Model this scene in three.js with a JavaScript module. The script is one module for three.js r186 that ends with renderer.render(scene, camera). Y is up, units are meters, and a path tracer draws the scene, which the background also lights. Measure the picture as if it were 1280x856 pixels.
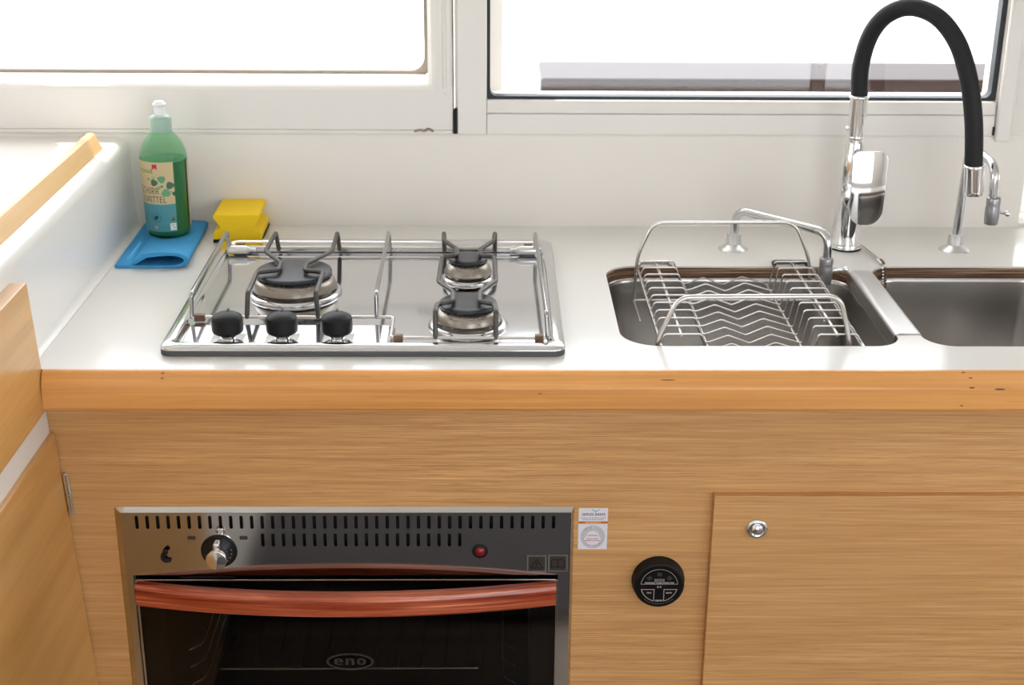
import * as THREE from 'three';
import { mergeGeometries } from 'three/addons/utils/BufferGeometryUtils.js';
import { RoundedBoxGeometry } from 'three/addons/geometries/RoundedBoxGeometry.js';
import { TextGeometry } from 'three/addons/geometries/TextGeometry.js';
import { FontLoader } from 'three/addons/loaders/FontLoader.js';
import { ImprovedNoise } from 'three/addons/math/ImprovedNoise.js';

// ------------------------------------------------------------------ camera, sky, sun, exposure
const scene = new THREE.Scene();
const D2R = Math.PI / 180;
const camera = new THREE.PerspectiveCamera(2 * Math.atan(428 / 1793) / D2R, 1280 / 856, 0.02, 100);
camera.rotation.order = 'YXZ';
camera.rotation.set(-21.21 * D2R, -0.935 * D2R, 0.416 * D2R);
camera.position.set(0, 1.5, 1.464);
camera.focus = 1.72; camera.userData.fStop = 7;
scene.background = new THREE.Color().setRGB(0.91, 0.955, 1.0);
scene.backgroundIntensity = 2.2;
const sun = new THREE.DirectionalLight(new THREE.Color().setRGB(1, 0.95, 0.88), 5);
const SUN = new THREE.Vector3(-0.22, 1, -0.42);
sun.position.copy(SUN).multiplyScalar(8); sun.target.position.set(0, 1, 0);
sun.castShadow = true; sun.shadow.mapSize.set(2048, 2048); sun.shadow.radius = 1;
Object.assign(sun.shadow.camera, { left: -7, right: 7, top: 7, bottom: -7, near: 0.1, far: 30 });
scene.add(sun, sun.target);
const renderer = new THREE.WebGLRenderer({ antialias: true });
renderer.toneMapping = THREE.LinearToneMapping;
renderer.toneMappingExposure = 1.93;
renderer.shadowMap.enabled = true;

// ------------------------------------------------------------------ helpers
let seed = 20240;
const rnd = () => { seed = (seed * 1664525 + 1013904223) >>> 0; return seed / 4294967296; };
const noise = new ImprovedNoise();
const V3 = (x, y, z) => new THREE.Vector3(x, y, z);
const used = new Map();
function numbered(n) { const k = used.get(n) || 0; used.set(n, k + 1); return k ? n + '_' + String(k).padStart(3, '0') : n; }
function mesh(name, geo, mat, parent) {
  const m = new THREE.Mesh(Array.isArray(geo) ? join(geo) : geo, mat);
  m.name = parent ? name : numbered(name); m.castShadow = m.receiveShadow = true;
  (parent || scene).add(m); return m;
}
function join(list) {
  const gs = list.map(g => { g = g.index ? g.toNonIndexed() : g; for (const k of Object.keys(g.attributes)) if (!['position', 'normal', 'uv'].includes(k)) g.deleteAttribute(k);
    if (!g.attributes.uv) g.setAttribute('uv', new THREE.Float32BufferAttribute(new Float32Array(g.attributes.position.count * 2), 2)); return g; });
  return mergeGeometries(gs);
}
function group(name, label, category, pos = [0, 0, 0], grp) {
  const g = new THREE.Group(); g.name = numbered(name); g.position.set(...pos); scene.add(g);
  g.userData = { label, category }; if (grp) g.userData.group = grp; return g;
}
function tag(o, label, category, grp) { o.userData = { ...o.userData, label, category }; if (grp) o.userData.group = grp; return o; }
function struct(o, label, category) { o.userData = { kind: 'structure' }; if (label) o.userData.label = label; if (category) o.userData.category = category; return o; }
function sgroup(name, label, category) { const g = new THREE.Group(); g.name = numbered(name); scene.add(g); return struct(g, label, category); }
// box from min/max corners, small rounded edges
function bx(x0, x1, y0, y1, z0, z1, r = 0) {
  const w = Math.abs(x1 - x0), h = Math.abs(y1 - y0), d = Math.abs(z1 - z0);
  const g = r > 0 ? new RoundedBoxGeometry(w, h, d, 2, Math.min(r, w * .49, h * .49, d * .49)) : new THREE.BoxGeometry(w, h, d);
  g.translate((x0 + x1) / 2, (y0 + y1) / 2, (z0 + z1) / 2); return muv(g);
}
// uv in metres from the dominant normal; u runs along the long (grain) axis
function muv(g, along = 'x') {
  g = g.index ? g.toNonIndexed() : g; g.computeVertexNormals && !g.attributes.normal && g.computeVertexNormals();
  const p = g.attributes.position, n = g.attributes.normal, uv = new Float32Array(p.count * 2);
  for (let i = 0; i < p.count; i++) {
    const x = p.getX(i), y = p.getY(i), z = p.getZ(i), a = Math.abs(n.getX(i)), b = Math.abs(n.getY(i)), c = Math.abs(n.getZ(i));
    let u, v;
    if (along === 'x') { if (a > b && a > c) { u = z; v = y; } else if (b > c) { u = x; v = z; } else { u = x; v = y; } }
    else if (along === 'z') { if (a > b && a > c) { u = z; v = y; } else if (b > c) { u = z; v = x; } else { u = x; v = y; } }
    else { if (a > b && a > c) { u = y; v = z; } else if (b > c) { u = x; v = z; } else { u = y; v = x; } }
    uv[2 * i] = u; uv[2 * i + 1] = v;
  }
  g.setAttribute('uv', new THREE.BufferAttribute(uv, 2)); return g;
}
function rrect(x0, x1, y0, y1, r, P = THREE.Shape) {
  const s = new P(), R = Array.isArray(r) ? r : [r, r, r, r]; // corners: x0y0, x1y0, x1y1, x0y1
  s.moveTo(x0 + R[0], y0); s.lineTo(x1 - R[1], y0); s.absarc(x1 - R[1], y0 + R[1], R[1], -Math.PI / 2, 0, false);
  s.lineTo(x1, y1 - R[2]); s.absarc(x1 - R[2], y1 - R[2], R[2], 0, Math.PI / 2, false);
  s.lineTo(x0 + R[3], y1); s.absarc(x0 + R[3], y1 - R[3], R[3], Math.PI / 2, Math.PI, false);
  s.lineTo(x0, y0 + R[0]); s.absarc(x0 + R[0], y0 + R[0], R[0], Math.PI, Math.PI * 1.5, false);
  return s;
}
// shape in xy pushed out along z, from z0 to z1
function exZ(shape, z0, z1, bevel = 0, seg = 8) {
  const g = new THREE.ExtrudeGeometry(shape, { depth: z1 - z0 - 2 * bevel, bevelEnabled: bevel > 0, bevelSize: bevel, bevelThickness: bevel, bevelOffset: -bevel, bevelSegments: 3, curveSegments: seg });
  g.translate(0, 0, z0 + bevel); return g;
}
// shape drawn as (x, -z), pushed up from y0 to y1
function exY(shape, y0, y1, bevel = 0, seg = 8) { const g = exZ(shape, 0, y1 - y0, bevel, seg); g.rotateX(-Math.PI / 2); g.translate(0, y0, 0); return g; }
// outline in (z, y) given as pairs, pushed along x
function exX(pts, x0, x1, bevel = 0) {
  const s = new THREE.Shape(pts.map(([z, y]) => new THREE.Vector2(-z, y)));
  const g = exZ(s, 0, x1 - x0, bevel); g.rotateY(Math.PI / 2); g.translate(x0, 0, 0); return g; // (-z -> local x) becomes world -(-z)...
}
// wire through points with rounded bends
function wire(pts, r, bend = 0.006, radial = 8, closed = false) {
  const P = pts.map(p => V3(...p)), path = new THREE.CurvePath(), N = P.length;
  let last = null; const segs = [];
  const corner = i => { const a = P[(i - 1 + N) % N], b = P[i], c = P[(i + 1) % N]; const d1 = a.clone().sub(b), d2 = c.clone().sub(b);
    const k = Math.min(bend, d1.length() * .48, d2.length() * .48); return [b.clone().add(d1.setLength(k)), b, b.clone().add(d2.setLength(k))]; };
  const out = [];
  if (closed) { for (let i = 0; i < N; i++) { const [a, b, c] = corner(i); for (let t = 0; t <= 5; t++) out.push(qb(a, b, c, t / 5)); } out.push(out[0].clone()); }
  else { out.push(P[0]); for (let i = 1; i < N - 1; i++) { const [a, b, c] = corner(i); for (let t = 0; t <= 5; t++) out.push(qb(a, b, c, t / 5)); } out.push(P[N - 1]); }
  return sweep(out, r, radial, closed);
}
function qb(a, b, c, t) { const u = 1 - t; return V3(a.x * u * u + 2 * b.x * u * t + c.x * t * t, a.y * u * u + 2 * b.y * u * t + c.y * t * t, a.z * u * u + 2 * b.z * u * t + c.z * t * t); }
// round bar along a list of points, radius a number or a function of 0..1, rounded ends
function sweep(pts, r, radial = 8, closed = false) {
  pts = pts.filter((p, i) => !i || p.distanceToSquared(pts[i - 1]) > 1e-12);
  const n = pts.length, pos = [], idx = []; let nrm = null, tPrev = null;
  const rad = typeof r === 'function' ? r : () => r; const frames = [];
  for (let i = 0; i < n; i++) {
    const a = pts[Math.max(0, i - 1)], b = pts[Math.min(n - 1, i + 1)], t = b.clone().sub(a).normalize();
    if (!nrm) { nrm = Math.abs(t.y) < .9 ? V3(0, 1, 0) : V3(1, 0, 0); nrm.sub(t.clone().multiplyScalar(nrm.dot(t))).normalize(); }
    else { const q = new THREE.Quaternion().setFromUnitVectors(tPrev, t); nrm.applyQuaternion(q); nrm.sub(t.clone().multiplyScalar(nrm.dot(t))).normalize(); }
    tPrev = t; frames.push([pts[i], t, nrm.clone()]);
  }
  const rings = [];
  const cap = (f, s, rr) => { for (const [k, m] of s < 0 ? [[.98, .2], [.6, .8]] : [[.6, .8], [.98, .2]]) rings.push([f[0].clone().add(f[1].clone().multiplyScalar(s * rr * k * .8)), f[1], f[2], rr * m]); };
  if (!closed) cap(frames[0], -1, rad(0));
  frames.forEach((f, i) => rings.push([f[0], f[1], f[2], rad(i / (n - 1))]));
  if (!closed) cap(frames[n - 1], 1, rad(1));
  for (const [p, t, nn, rr] of rings) { const bi = t.clone().cross(nn); for (let k = 0; k < radial; k++) { const a = k / radial * Math.PI * 2; const q = p.clone().add(nn.clone().multiplyScalar(Math.cos(a) * rr)).add(bi.clone().multiplyScalar(Math.sin(a) * rr)); pos.push(q.x, q.y, q.z); } }
  for (let i = 0; i < rings.length - 1; i++) for (let k = 0; k < radial; k++) { const a = i * radial + k, b = i * radial + (k + 1) % radial; idx.push(a, b, a + radial, b, b + radial, a + radial); }
  if (!closed) { const L = (rings.length - 1) * radial; for (let k = 1; k < radial - 1; k++) { idx.push(0, k + 1, k); idx.push(L, L + k, L + k + 1); } }
  const g = new THREE.BufferGeometry(); g.setAttribute('position', new THREE.Float32BufferAttribute(pos, 3)); g.setIndex(idx); g.computeVertexNormals(); return g;
}
function curve(pts, n = 60) { return new THREE.CatmullRomCurve3(pts.map(p => V3(...p)), false, 'centripetal').getSpacedPoints(n); }
function lathe(pts, seg = 40) { return new THREE.LatheGeometry(pts.map(([r, y]) => new THREE.Vector2(Math.max(r, 1e-5), y)), seg); }
function cyl(r0, r1, h, seg = 24) { return new THREE.CylinderGeometry(r1, r0, h, seg); }
function T(g, x, y, z) { g.translate(x, y, z); return g; }

// ------------------------------------------------------------------ textures and materials
function dataTex(w, h, fn, srgb = true) {
  const d = new Uint8Array(w * h * 4);
  for (let j = 0; j < h; j++) for (let i = 0; i < w; i++) { const c = fn(i / w, j / h, i, j), k = 4 * (j * w + i); d[k] = c[0]; d[k + 1] = c[1]; d[k + 2] = c[2]; d[k + 3] = 255; }
  const t = new THREE.DataTexture(d, w, h); t.wrapS = t.wrapT = THREE.RepeatWrapping; t.magFilter = THREE.LinearFilter; t.minFilter = THREE.LinearMipmapLinearFilter; t.generateMipmaps = true;
  if (srgb) t.colorSpace = THREE.SRGBColorSpace; t.needsUpdate = true; return t;
}
// tileable fractal noise with separate frequencies along u and v
function tn(u, v, fu, fv, z) { // blends two shifted copies so that it repeats
  const a = noise.noise(u * fu, v * fv, z), b = noise.noise((u - 1) * fu, v * fv, z), c = noise.noise(u * fu, (v - 1) * fv, z), d = noise.noise((u - 1) * fu, (v - 1) * fv, z);
  return (a * (1 - u) + b * u) * (1 - v) + (c * (1 - u) + d * u) * v;
}
const clamp = v => Math.max(0, Math.min(255, v));
// veneer: fine lines along u; base colours in sRGB 0..255
function woodTex(base, line, streak, pore, size = [0.9, 0.9], px = 1024, z = 0.3) {
  const t = dataTex(px, px, (u, v) => {
    const warp = v + 0.006 * tn(u, v, 3, 4, z + 9);
    const a = tn(u, warp, 7, 190, z), b = tn(u, warp, 22, 430, z + 2), c = tn(u, warp, 3.5, 34, z + 4), f = tn(u, v, 30, 330, z + 6), e = tn(u, v, 3, 3, z + 7);
    let k = line * (0.9 * a + 0.6 * b) + streak * (c + 0.7 * e); const p = f > 0.30 ? pore * (f - 0.30) * 3 : 0;
    return [clamp(base[0] + k * 1.0 - p), clamp(base[1] + k * 1.05 - p * 1.05), clamp(base[2] + k * 1.0 - p * .9)];
  });
  t.repeat.set(1 / size[0], 1 / size[1]); return t;
}
const veneerTex = woodTex([204, 154, 98], 32, 13, 38, [0.8, 0.26]);
const solidTex = woodTex([224, 158, 86], 12, 16, 12, [1.1, 0.30], 512, 5.5);
const sideTex = woodTex([212, 160, 92], 8, 18, 8, [1.0, 0.7], 512, 8.5);
const redTex = woodTex([182, 90, 58], 60, 95, 40, [0.42, 0.09], 512, 12.5);
const teakTex = woodTex([40, 27, 25], 9, 8, 8, [0.9, 0.3], 512, 15.5);
const floorTex = woodTex([128, 112, 96], 34, 30, 30, [1.2, 0.4], 512, 18.5);
const coreTex = woodTex([120, 90, 68], 50, 90, 70, [0.35, 0.05], 256, 21.5);
const scuffTex = dataTex(512, 512, (u, v) => { const a = tn(u, v, 9, 9, 1.5) + .6 * tn(u, v, 40, 40, 3.5) + .5 * tn(u, v, 120, 120, 4.5); const k = clamp(150 + a * 90); return [k, k, k]; }, false);
scuffTex.repeat.set(3, 3);
const brushTex = dataTex(512, 512, (u, v) => { const a = tn(u, v, 4, 220, 31.5) + .8 * tn(u, v, 9, 9, 33.5); const k = clamp(128 + a * 120); return [k, k, k]; }, false);
brushTex.repeat.set(4, 4);
const clothTex = dataTex(256, 256, (u, v) => { const a = tn(u, v, 90, 90, 41.5) + tn(u, v, 30, 30, 42.5); const k = clamp(128 + a * 150); return [k, k, k]; }, false);
clothTex.repeat.set(14, 14);
const c3 = (r, g, b) => new THREE.Color().setRGB(r, g, b);
const std = o => new THREE.MeshStandardMaterial(o), phy = o => new THREE.MeshPhysicalMaterial(o);
const M = {
  gel: phy({ color: c3(.82, .80, .77), roughness: .30, clearcoat: .25, clearcoatRoughness: .12 }),
  counter: phy({ color: c3(.735, .715, .675), roughness: .36, clearcoat: .6, clearcoatRoughness: .12 }),
  frame: phy({ color: c3(.80, .765, .72), roughness: .42 }),
  wallpaint: std({ color: c3(.82, .775, .72), roughness: .55 }),
  ceil: std({ color: c3(.8, .78, .74), roughness: .8 }),
  veneer: phy({ map: veneerTex, roughness: .48, bumpMap: veneerTex, bumpScale: .0004 }),
  edge: phy({ map: solidTex, roughness: .33, clearcoat: .3, clearcoatRoughness: .25 }),
  rail: phy({ map: woodTex([226, 182, 120], 8, 14, 8, [1.0, 0.5], 256, 25.5), roughness: .35, clearcoat: .3, clearcoatRoughness: .2 }),
  side: phy({ map: sideTex, roughness: .30, clearcoat: .4, clearcoatRoughness: .2 }),
  red: phy({ map: redTex, roughness: .30, clearcoat: .5, clearcoatRoughness: .2 }),
  teak: phy({ map: teakTex, roughness: .4, specularIntensity: .18 }),
  floor: std({ map: floorTex, roughness: .42 }),
  core: std({ map: coreTex, roughness: .7 }),
  chrome: std({ color: c3(.86, .87, .89), metalness: 1, roughness: .06 }),
  satin: std({ color: c3(.70, .70, .70), metalness: 1, roughness: .28 }),
  tray: std({ color: c3(.70, .705, .72), metalness: 1, roughness: .09 }),
  wire: std({ color: c3(.66, .63, .60), metalness: 1, roughness: .26 }),
  railwire: std({ color: c3(.42, .41, .41), metalness: 1, roughness: .14 }),
  darkwire: std({ color: c3(.095, .088, .082), metalness: .8, roughness: .42 }),
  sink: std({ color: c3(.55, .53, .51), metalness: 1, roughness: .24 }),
  strip: std({ color: c3(.55, .53, .51), metalness: 1, roughness: .30 }),
  fascia: std({ color: c3(.55, .53, .51), metalness: 1, roughness: .09 }),
  brass: std({ color: c3(.20, .13, .09), metalness: .8, roughness: .4 }),
  black: phy({ color: c3(.010, .010, .011), roughness: .5, specularIntensity: .45 }),
  knob: phy({ color: c3(.008, .008, .009), roughness: .45, specularIntensity: .5 }),
  rubber: phy({ color: c3(.014, .014, .016), roughness: .55, specularIntensity: .5 }),
  gasketgrey: std({ color: c3(.09, .09, .092), roughness: .7 }),
  seal: std({ color: c3(.008, .013, .019), roughness: .5 }),
  taupe: std({ color: c3(.27, .235, .19), roughness: .7 }),
  cap: std({ color: c3(.028, .031, .038), roughness: .30, metalness: .2, bumpMap: scuffTex, bumpScale: .0003 }),
  burner: std({ color: c3(.34, .30, .26), metalness: .85, roughness: .6, roughnessMap: scuffTex }),
  mattdark: std({ color: c3(.03, .026, .022), roughness: .8 }),  // near-black matt for the burner ports and the tap aerator
  pane: phy({ color: c3(1, 1, 1), transmission: 1, thickness: 0, roughness: 0, ior: 1.45 }),
  ovenglass: phy({ color: c3(.62, .60, .58), transmission: 1, thickness: 0, roughness: .02, ior: 1.5, specularIntensity: .5 }),
  enamel: std({ color: c3(.012, .011, .010), roughness: .45 }),
  print: std({ color: c3(.022, .022, .021), roughness: .6 }),
  neck: std({ color: c3(.62, .62, .63), metalness: 1, roughness: .16 }),
  nozzle: std({ color: c3(.36, .36, .37), metalness: .9, roughness: .32 }),
  deck: std({ color: c3(.82, .83, .84), roughness: .7 }),
  addedmat: std({ color: c3(.055, .05, .055), roughness: .9 }),
};

// ------------------------------------------------------------------ the room
const X0 = -1.9, X1 = 2.3, ZB = -0.5525, ZR = 3.2, YC = 2.05;
struct(mesh('floor', bx(X0 - .1, X1 + .1, -.06, 0, ZB - .1, ZR + .1), M.floor), 'brown wooden cabin floor', 'floor');
struct(mesh('ceiling', bx(X0 - .1, X1 + .1, YC, YC + .06, ZB - .1, ZR + .1), M.ceil), 'off-white cabin ceiling', 'ceiling');
tag(mesh('added_reflection_mat', bx(-.5, .65, 0, .012, .9, 1.9, .004), M.addedmat), 'added dark mat out of view, there to be mirrored in the oven front', 'mat');  // added out of view so the oven front mirrors something dark
function holed(x0, x1, y0, y1, holes) { const s = rrect(x0, x1, y0, y1, 0.0001); for (const h of holes) s.holes.push(rrect(h[0], h[1], h[2], h[3], h[4] || 0.0005, THREE.Path)); return s; }
const W1 = [-1.6, -.050, 1.040, 1.78], W2 = [-.0055, .7215, 1.0845, 1.78], W3 = [.776, 1.5, .905, .990];
struct(mesh('wall_back', exZ(holed(X0, X1, 0, YC, [W1, W2, W3]), ZB - .07, ZB - .0035), M.wallpaint), 'off-white cabin wall around the windows behind the worktop', 'wall');
const sideHole = [[-2.7, -.7, 1.0, 1.75]];
for (const [n, x] of [['wall_left', X0 - .06], ['wall_right', X1]]) { // drawn as (-z, y)
  const g = exZ(holed(-ZR, -ZB + .1, 0, YC, sideHole), 0, .06); g.rotateY(Math.PI / 2); g.translate(x, 0, 0);
  struct(mesh(n, g, M.wallpaint), 'off-white cabin side wall with a long window opening', 'wall');
}
struct(mesh('wall_rear', exZ(holed(X0, X1, 0, YC, [[.1, 1.5, .35, 1.90]]), ZR, ZR + .06), M.wallpaint), 'off-white cabin wall with a wide unseen opening added to light the cabinet fronts', 'wall');  // unseen opening added to let light onto the cabinet faces
// backsplash under the windows: a panel with a small lip
struct(mesh('trim_1', exX([[ZB - .0035, .9], [ZB, .9], [ZB, 1.033], [ZB - .0018, 1.0365], [ZB - .0035, 1.0365]], -1.7, .775), M.wallpaint), 'smooth off-white splashback panel under the windows', 'panel');

// left window: deep sash frame
{
  const w = sgroup('window_1', 'white framed cabin window above the hob, sash with rounded glass corners', 'window');
  const zf = ZB + .001, zb = -.632;
  mesh('sash_rail', exX([[zb, 1.0425], [zf, 1.0425], [zf, 1.0990], [zf - .0012, 1.1030], [zf - .0045, 1.1058], [zf - .010, 1.1066], [zb, 1.1066]], -1.598, -.0535), M.frame, w);
  mesh('sash_rail', bx(-1.598, -.0535, 1.71, 1.778, zb, zf, .003), M.frame, w);
  const st = pts => { const g = exY(new THREE.Shape(pts.map(p => new THREE.Vector2(p[0], -p[1]))), 1.0995, 1.712); return g; };
  mesh('sash_stile', st([[-.0885, zb], [-.0535, zb], [-.0535, zf - .003], [-.0560, zf - .0005], [-.0620, zf - .0005], [-.0632, zf - .0022], [-.0668, zf - .0022], [-.0680, zf], [-.0760, zf], [-.0830, zf - .003], [-.0885, zf - .0095]]), M.frame, w);
  mesh('sash_stile', bx(-1.598, -1.53, 1.0995, 1.712, zb, zf, .003), M.frame, w);
  const gk = rrect(-1.531, -.0875, 1.1055, 1.711, .012); gk.holes.push(rrect(-1.52, -.0965, 1.1115, 1.70, .020, THREE.Path));
  mesh('gasket', exZ(gk, -.640, -.632), M.taupe, w);
  mesh('pane', bx(-1.531, -.0875, 1.1055, 1.711, -.6425, -.640), M.pane, w);
  mesh('screw', T(cyl(.002, .002, .002, 12).rotateX(Math.PI / 2), -.0640, 1.0945, ZB + .0015), M.satin, w);
  mesh('rubber_stop', exZ(rrect(-.0530, -.0475, 1.0375, 1.0735, [.0005, .0005, .0005, .004]), ZB - .003, ZB + .004), M.black, w);
  mesh('track_debris', sweep(curve([[-.108, 1.0405, ZB + .002], [-.100, 1.0425, ZB + .003], [-.094, 1.0415, ZB + .003], [-.088, 1.0440, ZB + .003], [-.082, 1.0405, ZB + .002]], 12), .0018, 6), M.taupe, w);  // small scrap of debris in the window track
  mesh('sash_trim', bx(-1.598, -.054, 1.0368, 1.0420, ZB - .003, ZB + .0025, .001), M.frame, w);
}
// right window: fixed pane in a dark seal
{
  const w = sgroup('window_2', 'fixed cabin window with dark rubber seal behind the sink', 'window');
  const gk = rrect(-.0053, .7213, 1.0847, 1.7795, .003); gk.holes.push(rrect(-.0005, .7140, 1.0890, 1.775, .010, THREE.Path));
  mesh('gasket', exZ(gk, -.580, -.562), M.seal, w);
  mesh('pane', bx(-.005, .721, 1.085, 1.779, -.5785, -.576), M.pane, w);
  mesh('mullion', bx(-.0468, -.0058, 1.0368, 1.80, ZB - .003, ZB + .0020, .0008), M.frame, w);
  mesh('lower_frame', bx(-.0050, .7205, 1.0368, 1.0655, ZB - .003, ZB + .0012, .0008), M.frame, w);
  mesh('lower_bead', bx(-.0050, .7205, 1.0665, 1.0842, ZB - .003, ZB, .0008), M.frame, w);
  mesh('side_post', bx(.7218, .7455, 1.028, 1.80, ZB - .003, ZB + .008, .0075), M.frame, w);
  mesh('rubber_stop', bx(.7185, .7212, 1.0375, 1.050, ZB + .001, ZB + .004, .0005), M.black, w);
}
{
  const w = sgroup('window_3', 'low side window at the right end of the worktop', 'window');
  mesh('pane', bx(.776, 1.5, .905, .99, -.588, -.5855), M.pane, w);
}

// ------------------------------------------------------------------ outside: white deck, teak plank, added overhang that blocks the sun
struct(mesh('deck', [bx(-8, 8, .90, .95, -1.62, ZB - .075), bx(-8, 8, .90, .9685, -7, -1.62)], M.deck), 'sunlit white deck outside the windows', 'deck');
{
  const p = group('wooden_plank', 'dark brown wooden plank lying on the white deck outside the right window', 'plank', [0, .95, 0]);
  mesh('board', muv(bx(.088, 1.15, 0, .0714, -1.222, -1.05, .006)), M.teak, p);
}
{
  const t = sgroup('trim_2', 'white outer window post', 'post');
  mesh('outer_post', bx(-.055, .0195, .95, 1.9, -.70, -.635, .004), M.frame, t);
}
const addedEave = new THREE.Shape([[X0, .60], [X1, .60], [X1, 1.02], [-.777, 1.02], [-.777, .925], [-.867, .925], [-.867, 1.02], [X0, 1.02]].map(p => new THREE.Vector2(...p))); // (x, -z), added out of view to block sun; notch shapes a sun patch
struct(mesh('added_eave', exY(addedEave, 2.05, 2.11), M.ceil), 'added white overhang out of view, notched to shape a sun patch', 'added_eave');

// ------------------------------------------------------------------ worktop
const HL = [.1525, .4785, .0715, .366, [.045, .034, .034, .040]], HR = [.507, .765, .0715, .3675, [.034, .045, .045, .034]];
{
  const t = group('worktop', 'long white worktop with wooden front edge holding the hob and sinks', 'worktop', [0, .9, 0]);
  const s = rrect(-.503, 1.35, 0, .5525, .0005);
  for (const h of [HL, HR]) s.holes.push(rrect(...h, THREE.Path));
  mesh('top', exY(s, -.0022, 0, 0, 16), M.counter, t);
  const s2 = rrect(-.503, 1.35, .0, .5525, .0005);
  for (const h of [HL, HR]) s2.holes.push(rrect(...h, THREE.Path));
  mesh('core', muv(exY(s2, -.0155, -.0022, 0, 16)), M.core, t);
  const prof = [[0, .0], [.0035, -.0003], [.0060, -.0018], [.0128, -.0128], [.0142, -.0150], [.0146, -.0180], [.0146, -.0410], [.0132, -.0437], [.0, -.0440], [-.02, -.0440], [-.02, -.0156], [0, -.0156]];
  const we = mesh('wooden_edging', muv(exX(prof, -.4905, 1.35)), M.edge, t);
  const nick = std({ color: c3(.16, .07, .03), roughness: .8 });
  for (const [x, y, z, w, h] of [[-.3586, -.0023, .0063, .0016, .0009], [-.3590, -.0070, .0092, .0017, .0008], [.1959, -.0084, .0101, .0085, .0006], [.5228, -.0013, .0050, .0022, .0009], [.5305, -.0061, .0087, .0024, .0007], [.5313, -.0154, .0144, .0035, .0009], [.5626, -.0171, .0146, .0062, .0011], [.5224, -.0369, .0146, .0022, .0006], [.0549, -.0229, .0146, .0030, .0005]]) { const n = mesh('nick', new THREE.SphereGeometry(1, 12, 8), nick, we); n.scale.set(w, h, .0004); n.rotation.x = z < .014 ? -.9 : 0; n.position.set(x, y, z); }
}
// two undermount bowls
function bowl(x0, x1, z0, z1, R, yTop, yBot) { // plan in (x, -z)
  const prof = [[-.012, yTop], [-.0005, yTop], [.0015, yTop - .0012], [.003, yTop - .006], [.006, yTop - .05], [.010, yBot + .03], [.016, yBot + .012], [.030, yBot + .002], [.05, yBot]];
  const N = 14, rings = prof.map(([i, y]) => { const a = [], rr = R.map(r => Math.max(.006, r + .004 - Math.max(0, i) * .3 + Math.max(0, i - .012) * .8));
    const c = [[x1 - i - rr[1], z0 + i + rr[1], -90, rr[1]], [x1 - i - rr[2], z1 - i - rr[2], 0, rr[2]], [x0 + i + rr[3], z1 - i - rr[3], 90, rr[3]], [x0 + i + rr[0], z0 + i + rr[0], 180, rr[0]]];
    for (const [cx, cz, a0, r] of c) for (let k = 0; k <= N; k++) { const t = (a0 + 90 * k / N) * D2R; a.push([cx + r * Math.cos(t), y, -(cz + r * Math.sin(t))]); } return a; });
  const n = rings[0].length, pos = [], uv = [], idx = [];
  rings.forEach((rg, i) => rg.forEach((p, k) => { pos.push(...p); uv.push(k / n, i / rings.length); }));
  for (let i = 0; i < rings.length - 1; i++) for (let k = 0; k < n; k++) { const a = i * n + k, b = i * n + (k + 1) % n; idx.push(a, b, a + n, b, b + n, a + n); }
  const L = (rings.length - 1) * n, ctr = pos.length / 3; pos.push((x0 + x1) / 2, yBot - .002, -(z0 + z1) / 2); uv.push(.5, 1);
  for (let k = 0; k < n; k++) idx.push(L + k, L + (k + 1) % n, ctr);
  const g = new THREE.BufferGeometry(); g.setAttribute('position', new THREE.Float32BufferAttribute(pos, 3)); g.setAttribute('uv', new THREE.Float32BufferAttribute(uv, 2)); g.setIndex(idx); g.computeVertexNormals(); return g;
}
for (const [h, lab, bot] of [[HL, 'stainless steel sink bowl under the dish rack', .735], [HR, 'empty stainless steel sink bowl beside the mixer tap', .735]]) {
  const s = group('sink_bowl', lab, 'sink', [0, 0, 0]);
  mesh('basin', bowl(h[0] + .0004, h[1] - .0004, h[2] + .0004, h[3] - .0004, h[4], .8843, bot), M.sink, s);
  const cx = (h[0] + h[1]) / 2, cz = -(h[2] + h[3]) / 2;
  mesh('drain', T(lathe([[.0, .003], [.022, .003], [.026, .006], [.034, .005], [.036, .001]]), cx, bot, cz), M.chrome, s);
}
// bridging strip between the bowls
{
  const pts = []; const x0 = .4785, x1 = .5085, t = .0016, dn = -.016;
  const s = new THREE.Shape(); s.moveTo(x0 - .004, dn); s.lineTo(x0 - .002, -.003); s.quadraticCurveTo(x0 - .001, t, x0 + .005, t + .0004); s.lineTo(x1 - .004, t); s.quadraticCurveTo(x1, t, x1 + .0005, -.004); s.lineTo(x1 + .001, dn);
  s.lineTo(x1 - .0002, dn); s.lineTo(x1 - .0007, 0.0003); s.lineTo(x0 + .0004, .0003); s.lineTo(x0 - .0008, -.003); s.lineTo(x0 - .0028, dn);
  const d = mesh('sink_divider', T(exZ(s, -.3435, -.1085), 0, .9, 0), M.strip);
  tag(d, 'brushed steel strip bridging the two sink bowls', 'divider');
}

// ------------------------------------------------------------------ raised moulded shelf at the left, with wooden fiddle
{
  const t = group('raised_shelf', 'glossy white raised shelf moulding left of the dish soap', 'shelf', [0, .9, 0]);
  const s = new THREE.Shape(); s.moveTo(-1.7, -.03); s.lineTo(-.5032, -.03); s.lineTo(-.5032, 0.0005);
  s.quadraticCurveTo(-.5120, .0015, -.5128, .012); s.lineTo(-.5158, .112); s.quadraticCurveTo(-.517, .129, -.532, .130); s.lineTo(-1.7, .130);
  mesh('moulding', exZ(s, ZB, 1.2, 0, 10), M.gel, t);
  const r = new THREE.Shape([[-.5335, .1302], [-.5430, .1505], [-.5455, .1522], [-.5520, .1522], [-.5545, .1505], [-.5560, .1302]].map(p => new THREE.Vector2(...p)));
  mesh('fiddle_rail', muv(exZ(r, -.482, 1.2, .0012), 'z'), M.rail, t);
}
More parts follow.
